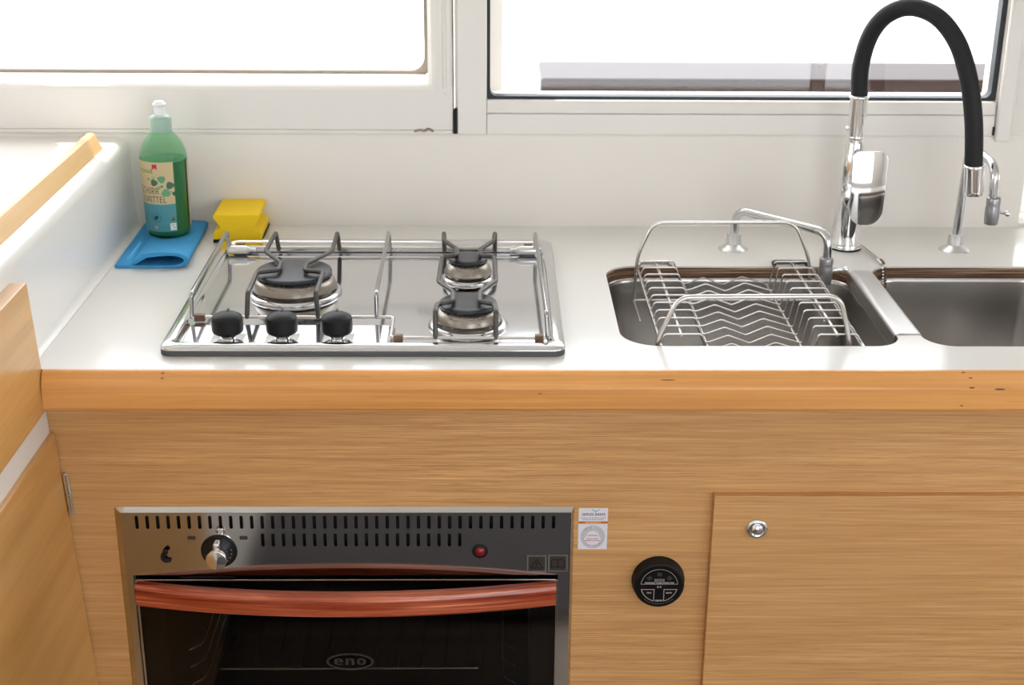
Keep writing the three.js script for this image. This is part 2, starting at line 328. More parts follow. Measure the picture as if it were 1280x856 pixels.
// left return: leaning fascia board, white carcass strip and a wooden door
const LEAN = 0.050;
{
  const b = group('fascia_board', 'upright light wooden board beside the left end of the worktop', 'board', [-.4900, .8535, 0]);
  b.rotation.z = LEAN;
  const s = new THREE.Shape([[-.0005, .010], [-.0005, .1455], [.0005, .1468], [1.2, .1468], [1.2, 0], [.0105, 0]].map(([z, y]) => new THREE.Vector2(-z, y)));
  const g = exZ(s, -.0178, 0, .0012); g.rotateY(Math.PI / 2);
  mesh('board', muv(g, 'z'), M.side, b);
}
{
  const c = group('side_cabinet', 'wooden cabinet door with steel hinge left of the oven', 'cabinet', [-.4890, .8195, 0]);
  c.rotation.z = LEAN;
  mesh('carcass', [bx(-.5, -.0195, -.72, -.001, -.0095, 1.2), bx(-.5, -.0060, -.001, .0335, -.0095, 1.2)], M.gel, c);
  mesh('door', muv(bx(-.0155, 0, -.70, 0, -.0085, .62, .0012), 'z'), M.side, c);
  const h = mesh('hinge', [T(cyl(.0034, .0034, .0245, 14), .0042, -.064, -.0068), T(cyl(.0034, .0034, .0245, 14), .0042, -.0895, -.0068), bx(-.0005, .0042, -.1018, -.0518, -.0098, -.0088)], M.chrome, c);
  mesh('pin', T(cyl(.0016, .0016, .053, 10), .0042, -.0768, -.0068), M.satin, h);
}

// ------------------------------------------------------------------ base cabinet with raised door
const ZF = -.012;
{
  const c = group('base_cabinet', 'light oak veneer cabinet front below the worktop around the oven', 'cabinet', [0, 0, 0]);
  const s = rrect(-.5280, 1.35, .10, .8562, .0005); s.holes.push(rrect(-.4270, .0920, .270, .7180, .001, THREE.Path));
  mesh('front_panel', muv(exZ(s, ZF - .018, ZF)), M.veneer, c);
  mesh('plinth', muv(bx(-.4870, 1.35, 0, .10, ZF - .07, ZF - .05)), M.veneer, c);
  const d = mesh('door', muv(exZ(rrect(.2575, .92, .125, .7425, .001), ZF, -.002, .0008)), M.veneer, c);
  const l = mesh('push_latch', T(lathe([[.0125, 0], [.0127, .0015], [.0115, .0042], [.0085, .0050], [.0078, .0036]]).rotateX(Math.PI / 2), .3088, .7012, -.002), M.chrome, d);
  l.userData.label = 'round chrome push latch';
  mesh('button', T(lathe([[.0077, .002], [.0074, .0045], [.0055, .0062], [.0028, .0072], [0, .0074]]).rotateX(Math.PI / 2), .3088, .7012, -.002), M.chrome, d);
}

const font = await new FontLoader().loadAsync('fonts/droid/droid_sans_bold.typeface.json');
function canvasTex(w, h, draw) { const c = document.createElement('canvas'); c.width = w; c.height = h; const x = c.getContext('2d'); draw(x, w, h); const t = new THREE.CanvasTexture(c); t.colorSpace = THREE.SRGBColorSpace; return t; }
// flat printed sheet facing +z
function sheet(name, x0, x1, y0, y1, z, mat, parent, thick = .0003) { const g = new THREE.PlaneGeometry(x1 - x0, y1 - y0); g.translate((x0 + x1) / 2, (y0 + y1) / 2, z + thick); return mesh(name, [g, new THREE.BoxGeometry(x1 - x0, y1 - y0, thick).translate((x0 + x1) / 2, (y0 + y1) / 2, z + thick / 2 - .00002)], mat, parent); }

// ------------------------------------------------------------------ oven
{
  const o = group('oven', 'built-in stainless steel gas oven with curved red wooden door handle', 'oven', [0, 0, 0]);
  const ox0 = -.4325, ox1 = .0975, oy1 = .7237, oy0 = .262, fz = -.0066;
  // fascia with bevelled rim; vent slots and door opening cut through
  const face = rrect(-.4245, .0895 + .0045, oy0 + .008, .7190, .0005);
  face.holes.push(rrect(-.4172, .0797, .280, .6370, .001, THREE.Path));
  const pitch = .012003, slot = (x, y0, y1) => face.holes.push(rrect(x - .00195, x + .00195, y0, y1, .0019, THREE.Path));
  for (let i = 0; i < 41; i++) slot(-.4066 + i * pitch, .6980, .7150);
  for (let i = 12; i < 32; i++) slot(-.4072 + i * pitch, .6748, .6920);
  mesh('fascia', muv(exZ(face, fz - .0014, fz, 0, 4)), M.fascia, o);
  const rim = (a, b) => { const pos = [], q = (p1, p2, p3, p4) => pos.push(...p1, ...p2, ...p3, ...p1, ...p3, ...p4);
    const A = [[ox0, oy0, ZF], [ox1, oy0, ZF], [ox1, oy1, ZF], [ox0, oy1, ZF]], B = [[-.4245, oy0 + .008, fz], [.0940, oy0 + .008, fz], [.0940, .7190, fz], [-.4245, .7190, fz]];
    for (let i = 0; i < 4; i++) { const j = (i + 1) % 4; q(A[i], A[j], B[j], B[i]); }
    const g = new THREE.BufferGeometry(); g.setAttribute('position', new THREE.Float32BufferAttribute(pos, 3)); g.computeVertexNormals(); return g; };
  mesh('bevelled_rim', rim(), M.fascia, o);
  mesh('vent_backing', bx(-.420, .090, .640, .7175, -.022, -.020), M.enamel, o);
  // cavity
  mesh('cavity', [bx(-.402, -.398, .285, .640, -.42, -.020), bx(.058, .062, .285, .640, -.42, -.020), bx(-.402, .062, .285, .289, -.42, -.020), bx(-.402, .062, .636, .640, -.42, -.020), bx(-.402, .062, .285, .640, -.424, -.42), bx(-.4180, -.398, .280, .640, -.022, -.020), bx(.058, .0805, .280, .640, -.022, -.020)], M.enamel, o);
  mesh('oven_shelf', [wire([[-.345, .455, -.085], [-.010, .455, -.085], [-.010, .455, -.38], [-.345, .455, -.38]], .0018, .01, 6, true), ...Array.from({ length: 11 }, (_, i) => wire([[-.33 + i * .0305, .4565, -.085], [-.33 + i * .0305, .4565, -.38]], .0012, .01, 5))], M.wire, o);
  for (const y of [.50, .475, .45]) for (const x of [-.372, .030]) mesh('shelf_runner', wire([[x, y, -.06], [x + (x < -.1 ? .014 : -.014), y - .001, -.075], [x + (x < -.1 ? .014 : -.014), y, -.36]], .0016, .006, 6), M.wire, o);
  // door: glass sheet, top channel and bowed handle
  const d = new THREE.Group(); d.name = 'door'; o.add(d);
  mesh('glass', bx(-.4125, .0775, .284, .6300, -.0125, -.0085), M.ovenglass, d);
  mesh('glass_border', [bx(-.4125, -.385, .284, .6300, -.0145, -.0130), bx(.048, .0775, .284, .6300, -.0145, -.0130), bx(-.385, .048, .598, .6300, -.0145, -.0130)], M.enamel, d);
  mesh('top_channel', bx(-.4125, .0775, .6300, .6322, -.014, -.004, .0006), M.fascia, d);
  for (const x of [-.4140, .0790]) mesh('side_channel', bx(x - .0012, x + .0012, .284, .630, -.012, -.0062, .0005), M.fascia, d);
  const hp = []; for (let i = 0; i <= 40; i++) { const t = i / 40 * 2 - 1; hp.push([-.1675 + t * .2450, .6165, .0005 + .0255 * (1 - Math.pow(Math.abs(t), 2.1))]); }
  const prof = [[-.0060, -.0135], [.0052, -.0135], [.0080, -.0110], [.0085, -.0020], [.0085, .0085], [.0066, .0130], [.0030, .0143], [-.0060, .0143]];
  const pos = [], uv = [], idx = []; hp.forEach((p, i) => prof.forEach(([dz, dy], k) => { pos.push(p[0], p[1] + dy, p[2] + dz); uv.push(p[0], dy + dz * .7 + .05); })); const n = prof.length;
  for (let i = 0; i < hp.length - 1; i++) for (let k = 0; k < n; k++) { const a = i * n + k, b = i * n + (k + 1) % n; idx.push(a, a + n, b, b, a + n, b + n); }
  for (let k = 1; k < n - 1; k++) { idx.push(0, k, k + 1); const L = (hp.length - 1) * n; idx.push(L, L + k + 1, L + k); }
  let hg = new THREE.BufferGeometry(); hg.setAttribute('position', new THREE.Float32BufferAttribute(pos, 3)); hg.setAttribute('uv', new THREE.Float32BufferAttribute(uv, 2)); hg.setIndex(idx); hg = hg.toNonIndexed(); hg.computeVertexNormals();
  mesh('handle', hg, M.red, d).userData.label = 'bowed reddish wooden handle';
  // oval emblem on the glass
  const ring = new THREE.Shape(); ring.absellipse(0, 0, .0285, .0118, 0, Math.PI * 2); const hole = new THREE.Path(); hole.absellipse(0, 0, .0255, .0094, 0, Math.PI * 2); ring.holes.push(hole);
  const lg = T(exZ(ring, 0, .0003, 0, 40), -.1680, .5165, -.0085);
  const tx = new TextGeometry('eno', { font, size: .0120, depth: .0003, curveSegments: 4 }); tx.computeBoundingBox(); const bb = tx.boundingBox; tx.translate(-(bb.max.x + bb.min.x) / 2, -(bb.max.y + bb.min.y) / 2, 0); tx.scale(1.35, 1, 1);
  mesh('emblem', [lg, T(tx, -.1680, .5165, -.0085)], M.print, d);
  // vents strips above the door
  mesh('label_strip', bx(-.365, -.300, .6335, .6355, -.016, -.014), M.print, o);
  // gas knob
  const k = new THREE.Group(); k.name = 'knob'; k.position.set(-.3145, .6690, fz); o.add(k);
  mesh('bezel', lathe([[.0, .0022], [.0190, .0022], [.0208, .0016], [.0213, 0]]).rotateX(Math.PI / 2), M.knob, k);
  mesh('grip', T(lathe([[.0118, 0], [.0122, .0180], [.0112, .0198], [0, .0200]]).rotateX(Math.PI / 2), 0, -.001, .002), M.chrome, k);
  mesh('pointer', bx(-.0040, .0040, .004, .0180, .003, .0170, .0025), M.chrome, k);
  const dial = canvasTex(256, 256, (x, w) => { x.fillStyle = '#050505'; x.fillRect(0, 0, w, w); x.fillStyle = '#b9b4ad'; x.font = 'bold 24px sans-serif'; x.textAlign = 'center'; x.textBaseline = 'middle'; ['1', '2', '3', '4', '5', '6'].forEach((s, i) => { const a = (60 - i * 20) * D2R; x.fillText(s, w / 2 + Math.sin(Math.PI / 2 - a + .9) * 104 * .98, w / 2 - Math.cos(Math.PI / 2 - a + .9) * 104 * .98); }); });
  const dg = new THREE.CircleGeometry(.0185, 40); dg.translate(0, 0, .0024); mesh('dial_print', dg, std({ map: dial, roughness: .4 }), k);
  mesh('shaft_clip', T(wire([[-.004, 0, 0], [-.004, .006, .003], [.004, .006, .003], [.004, 0, 0]], .0011, .003, 6), .003, .0245, .0005), M.chrome, k);
  mesh('ignition_lever', sweep(curve([[-.3722, .6575, fz + .0015], [-.3765, .6578, fz + .003], [-.3792, .6612, fz + .004], [-.3788, .6660, fz + .005], [-.3748, .6708, fz + .005]], 18), t => .0023 + .0007 * t, 8), M.knob, o);
  // indicator lamp
  const l = new THREE.Group(); l.name = 'indicator_lamp'; l.position.set(-.0115, .6690, fz); o.add(l);
  mesh('bezel', lathe([[.0060, .0028], [.0082, .0030], [.0093, .0015], [.0096, 0]]).rotateX(Math.PI / 2), M.black, l);
  mesh('lens', lathe([[.0062, .001], [.0058, .0034], [.0035, .0048], [0, .0052]]).rotateX(Math.PI / 2), std({ color: c3(.22, .006, .012), roughness: .15 }), l);
  // flame / grill symbols and the two warning plates
  for (const x of [-.3451, -.2852]) { const t = canvasTex(128, 64, (c, w, h) => { c.fillStyle = '#8a8580'; c.fillRect(0, 0, w, h); c.strokeStyle = '#15100c'; c.lineWidth = 9; c.strokeRect(6, 8, w - 12, h - 16); c.beginPath(); for (let i = 0; i <= 8; i++) c.lineTo(14 + i * 12.5, i % 2 ? 50 : 16); c.stroke(); }); sheet('grill_symbol', x - .0045, x + .0045, .6840, .6885, fz, std({ map: t, roughness: .35, metalness: .6 }), o); }
  const plate = (draw) => canvasTex(128, 128, (c, w, h) => { c.fillStyle = '#423d39'; c.fillRect(0, 0, w, h); c.strokeStyle = '#7d7872'; c.lineWidth = 9; c.strokeRect(4, 4, w - 8, h - 8); c.strokeStyle = c.fillStyle = '#14110f'; c.lineWidth = 6; draw(c); });
  const warnT = plate(c => { c.beginPath(); c.moveTo(64, 30); c.lineTo(104, 98); c.lineTo(24, 98); c.closePath(); c.stroke(); c.fillRect(60, 52, 8, 24); c.fillRect(60, 82, 8, 8); });
  const bookT = plate(c => { c.lineWidth = 5; for (const k of [-1, 1]) { c.beginPath(); c.moveTo(64, 40); c.quadraticCurveTo(64 + k * 22, 24, 64 + k * 44, 44); c.lineTo(64 + k * 44, 96); c.quadraticCurveTo(64 + k * 22, 84, 64, 94); c.closePath(); c.stroke(); } });
  sheet('warning_plate', .0435, .0662, .6408, .6628, fz, std({ map: warnT, roughness: .4, metalness: .4 }), o);
  sheet('manual_plate', .0683, .0908, .6414, .6634, fz, std({ map: bookT, roughness: .4, metalness: .4 }), o);
}

// ------------------------------------------------------------------ inspection sticker and gas detector on the cabinet front
{
  const t = canvasTex(342, 512, (c, w, h) => {
    c.fillStyle = '#e4e2ea'; c.fillRect(0, 0, w, h); c.strokeStyle = '#49a6c8'; c.lineWidth = 9; c.beginPath(); c.moveTo(150, 22); c.quadraticCurveTo(180, 20, 200, 48); c.quadraticCurveTo(215, 22, 245, 20); c.stroke();
    c.fillStyle = '#1b1b22'; c.font = 'italic bold 43px sans-serif'; c.textAlign = 'center'; c.fillText('SERVIS DAVIS', w / 2, 92, 290);
    c.font = 'bold 15px sans-serif'; c.fillText('Tel: 020 491 1401  091 780 88  servis davis', w / 2, 124, 300); c.fillText('091 000 303 98  info@servisdavis.hr', w / 2, 144, 300);
    c.fillStyle = '#d1691c'; c.fillRect(0, 162, w, 30); c.fillStyle = '#f4e4d4'; c.font = 'bold 20px sans-serif'; c.fillText('www.servisdavis.hr', w / 2, 184, 210);
    c.strokeStyle = '#2b2b36'; c.lineWidth = 3; c.beginPath(); c.arc(w / 2, 356, 138, 0, 7); c.stroke(); c.beginPath(); c.arc(w / 2, 356, 108, 0, 7); c.stroke(); c.beginPath(); c.arc(w / 2, 356, 84, Math.PI, 0); c.stroke();
    c.fillStyle = '#2b2b36'; c.font = 'bold 22px sans-serif';
    for (let i = 0; i < 24; i++) { const a = i / 24 * Math.PI * 2; c.save(); c.translate(w / 2 + Math.sin(a) * 122, 356 - Math.cos(a) * 122); c.rotate(a); c.fillText(String(i % 12 + 1), 0, 8); c.fillRect(16, -16, 3, 32); c.restore(); }
    for (let i = 0; i < 12; i++) { const a = (i / 11 - .5) * Math.PI; c.save(); c.translate(w / 2 + Math.sin(a) * 95, 356 - Math.cos(a) * 95); c.rotate(a); c.font = 'bold 15px sans-serif'; c.fillText(String(15 + i), 0, 6); c.restore(); }
    c.fillStyle = '#b03a66'; c.font = 'bold 19px sans-serif'; c.fillText('SERVISIRANO', w / 2, 346, 130); c.fillText('SLJEDECI SERVIS', w / 2, 388, 140); c.fillText('VRIJEDI DO DATUMA', w / 2, 410, 180);
  });
  const s = sheet('inspection_sticker', .1028, .1367, .6680, .7218, ZF, std({ map: t, roughness: .5 }));
  tag(s, 'white inspection sticker with orange stripe beside the oven', 'sticker');
}
{
  const g = group('gas_detector', 'round black gas detector on the wooden cabinet front', 'detector', [.1985, .6275, ZF]);
  mesh('housing', lathe([[.0312, 0], [.0312, .0030], [.0300, .0045], [.0296, .0130], [.0285, .0148], [.0268, .0150]]).rotateX(Math.PI / 2), M.black, g);
  const t = canvasTex(512, 512, (c, w) => {
    c.fillStyle = '#0c0b0b'; c.fillRect(0, 0, w, w); const m = w / 2; c.strokeStyle = '#b9aeac'; c.lineWidth = 5;
    c.beginPath(); c.arc(m, 256, 196, Math.PI * 1.03, -Math.PI * .03); c.closePath(); c.stroke();
    c.fillStyle = '#3a3a3c'; for (const [x, y, a] of [[150, 165, -.6], [256, 120, 0], [362, 165, .6]]) { c.save(); c.translate(x, y); c.rotate(a); c.fillRect(-24, -22, 48, 44); c.restore(); }
    c.fillStyle = '#cfc8c4'; c.textAlign = 'center'; c.font = '40px serif'; c.fillText('XINTEX', m, 205, 110); c.font = 'bold 25px sans-serif'; c.fillText('PROPANE FUME DETECTOR', m, 232, 310); c.font = 'bold 34px sans-serif'; c.fillText('S-1', m, 284, 56);
    for (const k of [-1, 1]) { c.beginPath(); c.moveTo(m + k * 52, 302); c.lineTo(m + k * 188, 302); c.arc(m, 256, 194, k > 0 ? .24 : Math.PI - .24, k > 0 ? 1.29 : Math.PI - 1.29, k < 0); c.closePath(); c.lineWidth = 6; c.strokeStyle = '#cbb9b8'; c.stroke(); }
    c.font = 'bold 24px sans-serif'; c.fillText('TEST', m - 106, 352); c.fillText('MUTE', m + 106, 352); c.font = 'italic bold 34px sans-serif'; c.fillText('aqua', m, 446);
    c.lineWidth = 3; c.strokeStyle = '#8d8683'; c.beginPath(); c.arc(m, 256, 222, .8, Math.PI - .8); c.stroke();
  });
  const f = new THREE.CircleGeometry(.0283, 48); f.translate(0, 0, .0148); mesh('face', f, phy({ map: t, roughness: .35, specularIntensity: .4 }), g);
}

// ------------------------------------------------------------------ gas hob
{
  const h = group('gas_hob', 'stainless steel three-burner gas hob set into the worktop', 'hob', [0, .9, 0]);
  const hx0 = -.3722, hx1 = .0848, hz0 = .0365, hz1 = .449;
  mesh('base_seal', exY((() => { const q = rrect(hx0, hx1, hz0, hz1, .014); q.holes.push(rrect(hx0 + .012, hx1 - .012, hz0 + .012, hz1 - .012, .008, THREE.Path)); return q; })(), 0, .0068), M.gasketgrey, h);
  // tray: rolled rim, raised back, recessed pan
  const ringPts = (i, y, r) => { const a = [], x0 = hx0 + i, x1 = hx1 - i, z0 = hz0 + i, z1 = hz1 - i; for (const [cx, cz, a0] of [[x1 - r, z0 + r, -90], [x1 - r, z1 - r, 0], [x0 + r, z1 - r, 90], [x0 + r, z0 + r, 180]]) for (let k = 0; k <= 8; k++) { const t = (a0 + 90 * k / 8) * D2R; a.push([cx + r * Math.cos(t), y, -(cz + r * Math.sin(t))]); } return a; };
  const prof = [[-.0002, .0068, .014], [-.0004, .0082, .014], [.0010, .0105, .014], [.0040, .0125, .014], [.0085, .0132, .013], [.0130, .0128, .012], [.0160, .0110, .011], [.0185, .0068, .010], [.0200, .0060, .010]];
  const rings = prof.map(p => ringPts(...p)), n = rings[0].length, pos = [], idx = []; rings.forEach(r => r.forEach(p => pos.push(...p)));
  for (let i = 0; i < rings.length - 1; i++) for (let k = 0; k < n; k++) { const a = i * n + k, b = i * n + (k + 1) % n; idx.push(a, b, a + n, b, b + n, a + n); }
  const L = (rings.length - 1) * n, ct = pos.length / 3; pos.push((hx0 + hx1) / 2, .0058, -(hz0 + hz1) / 2); for (let k = 0; k < n; k++) idx.push(L + k, L + (k + 1) % n, ct);
  const g = new THREE.BufferGeometry(); g.setAttribute('position', new THREE.Float32BufferAttribute(pos, 3)); g.setIndex(idx); g.computeVertexNormals();
  mesh('tray', g, M.tray, h);
  mesh('rear_ledge', bx(-.350, .0625, .006, .0125, -.430, -.404, .002), M.tray, h);
  mesh('tilted_plate', exX([[-.1180, .0062], [-.1175, .0080], [-.0575, .0064], [-.0570, .0060]], -.3505, -.1185), M.tray, h);  // plate added and tilted so the hob front mirrors the bright window
  // burners
  const burner = (x, z, rr, rb, rc, k) => {
    const b = new THREE.Group(); b.name = 'burner'; b.position.set(x, .006, z); h.add(b);
    mesh('drip_ring', lathe([[rr, .0], [rr + .0006, .0012], [rr - .001, .0035], [rr - .004, .0052], [rr - .0075, .0042], [rb - .006, .0030], [rb - .010, .0020]], 56), M.neck, b);
    mesh('stem', lathe([[rb - .010, .002], [rb - .010, .0085]], 48), M.burner, b);
    mesh('body', lathe([[rb - .004, .0080], [rb, .0082], [rb + .0005, .0100], [rc + .0035, .0165], [rc - .001, .0235], [0, .0235]], 56), M.burner, b);
    const teeth = []; const nt = Math.round(rc * 900); for (let i = 0; i < nt; i++) { const a = i / nt * Math.PI * 2; const t = new THREE.BoxGeometry(.0012, .0022, .0014); t.rotateY(-a); t.translate((rc - .0006) * Math.cos(a), .0228, (rc - .0006) * Math.sin(a)); teeth.push(t); }
    mesh('flame_ports', teeth, M.mattdark, b);
    mesh('cap', lathe([[rc - .003, .0235], [rc, .0242], [rc + .0006, .0268], [rc - .0004, .0290], [rc - .004, .0298], [0, .0300]], 56), M.cap, b);
    mesh('electrode', [T(cyl(.0014, .0010, .011, 10), -rb * .45, .013, rb * .72), T(cyl(.0024, .0024, .006, 10), -rb * .45, .009, rb * .72)], M.satin, b);
  };
  burner(-.2450, -.240, .0585, .0525, .0470); burner(-.0288, -.296, .0335, .0305, .0245); burner(-.0262, -.124, .0465, .0385, .0335);
  // control knobs
  for (const x of [-.3005, -.2385, -.1757]) {
    const k = new THREE.Group(); k.name = 'control_knob'; k.position.set(x, .0065, -.0770); h.add(k);
    mesh('escutcheon', exY(rrect(-.019, .019, -.019, .019, .003), 0, .0008), M.tray, k);
    mesh('spindle', lathe([[.0085, .0008], [.0085, .004], [.0115, .005], [.0115, .0085]], 28), M.chrome, k);
    mesh('cap', lathe([[.0, .0070], [.0150, .0072], [.0176, .0090], [.0181, .0120], [.0180, .0245], [.0168, .0272], [.0120, .0300], [.0060, .0318], [0, .0322]], 36), M.knob, k);
    mesh('marker', bx(-.0014, .0014, .0310, .0328, -.0115, -.0020, .0006), M.knob, k);
  }
  // pan support: bent wire grid hinged at the back
  const y = .0412, yf = .0125, p = new THREE.Group(); p.name = 'pan_support'; h.add(p);
  const W = (pts, r, mat, name = 'support_bar') => mesh(name, wire(pts, r, .0045, 8), mat, p);
  const bar = .0026, thick = .0030, xb = -.404;
  mesh('rear_rod', wire([[-.356, yf + .002, -.400], [.066, yf + .002, -.400]], .0022), M.wire, p);
  mesh('front_rod', wire([[-.3535, yf, -.1315], [-.1180, yf, -.1315], [-.1140, yf, -.128], [-.1140, yf - .0005, -.0655], [.0680, yf - .0005, -.0655]], .0021, .008), M.wire, p);
  W([[-.3530, yf, -.395], [-.3525, y, -.384], [-.3515, y, -.134], [-.3525, yf, -.1315]], bar, M.railwire, 'side_rail');
  W([[-.1355, yf, -.395], [-.1362, y, -.384], [-.1345, y, -.1365], [-.1345, yf, -.1315]], bar, M.railwire, 'middle_rail');
  W([[.0612, yf, -.395], [.0602, y, -.381], [.0640, y, -.0690], [.0655, yf, -.0655]], bar, M.railwire, 'side_rail');
  const cx = -.2455;
  for (const s of [-1, 1]) {
    W([[cx + s * .0410, yf, -.397], [cx + s * .0410, y, -.380], [cx + s * .0425, y, -.297], [cx + s * .0160, y, -.248], [cx + s * .0165, y, -.2215], [cx + s * .0405, y, -.2130], [cx + s * .0400, y, -.1360], [cx + s * .0420, yf, -.1315]], thick, M.darkwire);
    const c2 = -.0280;
    W([[c2 + s * .0342, yf, -.394], [c2 + s * .0342, y, -.381], [c2 + s * .0322, y, -.345], [c2 + s * .0150, y, -.308], [c2 + s * .0152, y, -.282], [c2 + s * .0332, y, -.2765], [c2 + s * .0345, y, -.179], [c2 + s * .0160, y, -.141], [c2 + s * .0155, y, -.1085], [c2 + s * .0330, y, -.0975], [c2 + s * .0345, y, -.0720], [c2 + s * .0345, yf, -.0655]], thick, M.darkwire);
  }
  for (const [x, z, w] of [[-.343, -.1315, .013], [-.1050, -.0655, .011], [.0560, -.0655, .010], [-.340, -.412, .012], [.0520, -.412, .012]]) mesh('retaining_clip', bx(x - w / 2, x + w / 2, yf - .005, yf + .0035, z - .004, z + .0035, .001), M.brass, p);
  for (const x of [-.3400, .0500]) mesh('hinge_barrel', T(lathe([[0, -.0140], [.0050, -.0135], [.0062, -.0110], [.0062, .0100], [.0048, .0130], [.0030, .0160], [.0030, .0230], [0, .0235]], 24).rotateZ(x < -.1 ? -Math.PI / 2 : Math.PI / 2), x, .0135, -.392), M.satin, p);
}

// ------------------------------------------------------------------ dish rack
{
  const d = group('dish_rack', 'stainless steel wire dish rack hanging in the left sink bowl', 'dish rack', [0, .9, 0]);
  const yp = .0075, yb = -.0235, r = .00125, N = 11, zA = -.3635, zB = -.090;
  for (let i = 0; i < N; i++) {
    const z = zA + (zB - zA) * i / (N - 1);
    mesh('rack_wire', wire([[.1985, -.0035, z], [.2030, yp, z], [.2455, yp, z], [.2570, yb, z], [.2640, yb, z], [.2865, yb + .0085, z], [.3125, yb - .0015, z], [.3385, yb + .0098, z], [.3720, yb - .0005, z], [.3760, yb - .0005, z], [.3825, yp, z], [.4270, yp, z], [.4330, -.0030, z]], r, .0030, 6), M.wire, d);
  }
  for (const [x, yy, z0, z1, rr] of [[.1985, -.0045, -.3660, -.078, .0019], [.2225, yp - .0032, -.3690, -.0930, .0022], [.2610, yb - .0027, -.3635, -.078, .0020], [.3735, yb - .0027, -.3635, -.078, .0020], [.4055, yp - .0032, -.3700, -.0950, .0022], [.4328, -.0045, -.3660, -.078, .0028]])
    mesh('long_rod', wire([[x, yy, z0], [x, yy, z1]], rr, .005, 8), M.wire, d);
  mesh('rear_handle', wire([[.1915, -.0385, -.3385], [.1935, .0220, -.3385], [.2130, .0690, -.3385], [.3990, .0695, -.3385], [.4215, .0200, -.3385], [.4290, -.0385, -.3385]], .0023, .016, 8), M.wire, d);
  mesh('front_handle', wire([[.1925, -.0385, -.0840], [.1935, .0020, -.0840], [.2160, .0555, -.0840], [.4020, .0565, -.0840], [.4165, .0050, -.0840], [.4210, -.0385, -.0840]], .0030, .016, 8), M.wire, d);
  mesh('base_rod', wire([[.1915, -.0385, -.3385], [.4290, -.0385, -.3385]], .0018, .005, 6), M.wire, d);
  for (const x of [.1915, .4290]) mesh('foot', wire([[x, -.0390, -.3385], [x + .0005, -.0390, -.2600]], .0018, .005, 6), M.wire, d);
  mesh('support_arm', wire([[.1995, .0028, -.3640], [.1995, .0028, -.3760], [.2420, .0028, -.3760], [.2420, .0028, -.3640]], .0026, .005, 8), M.wire, d);
  mesh('support_arm', wire([[.3815, .0030, -.3640], [.3815, .0030, -.3770], [.4260, .0030, -.3770], [.4260, .0030, -.3640]], .0028, .005, 8), M.darkwire, d);
}

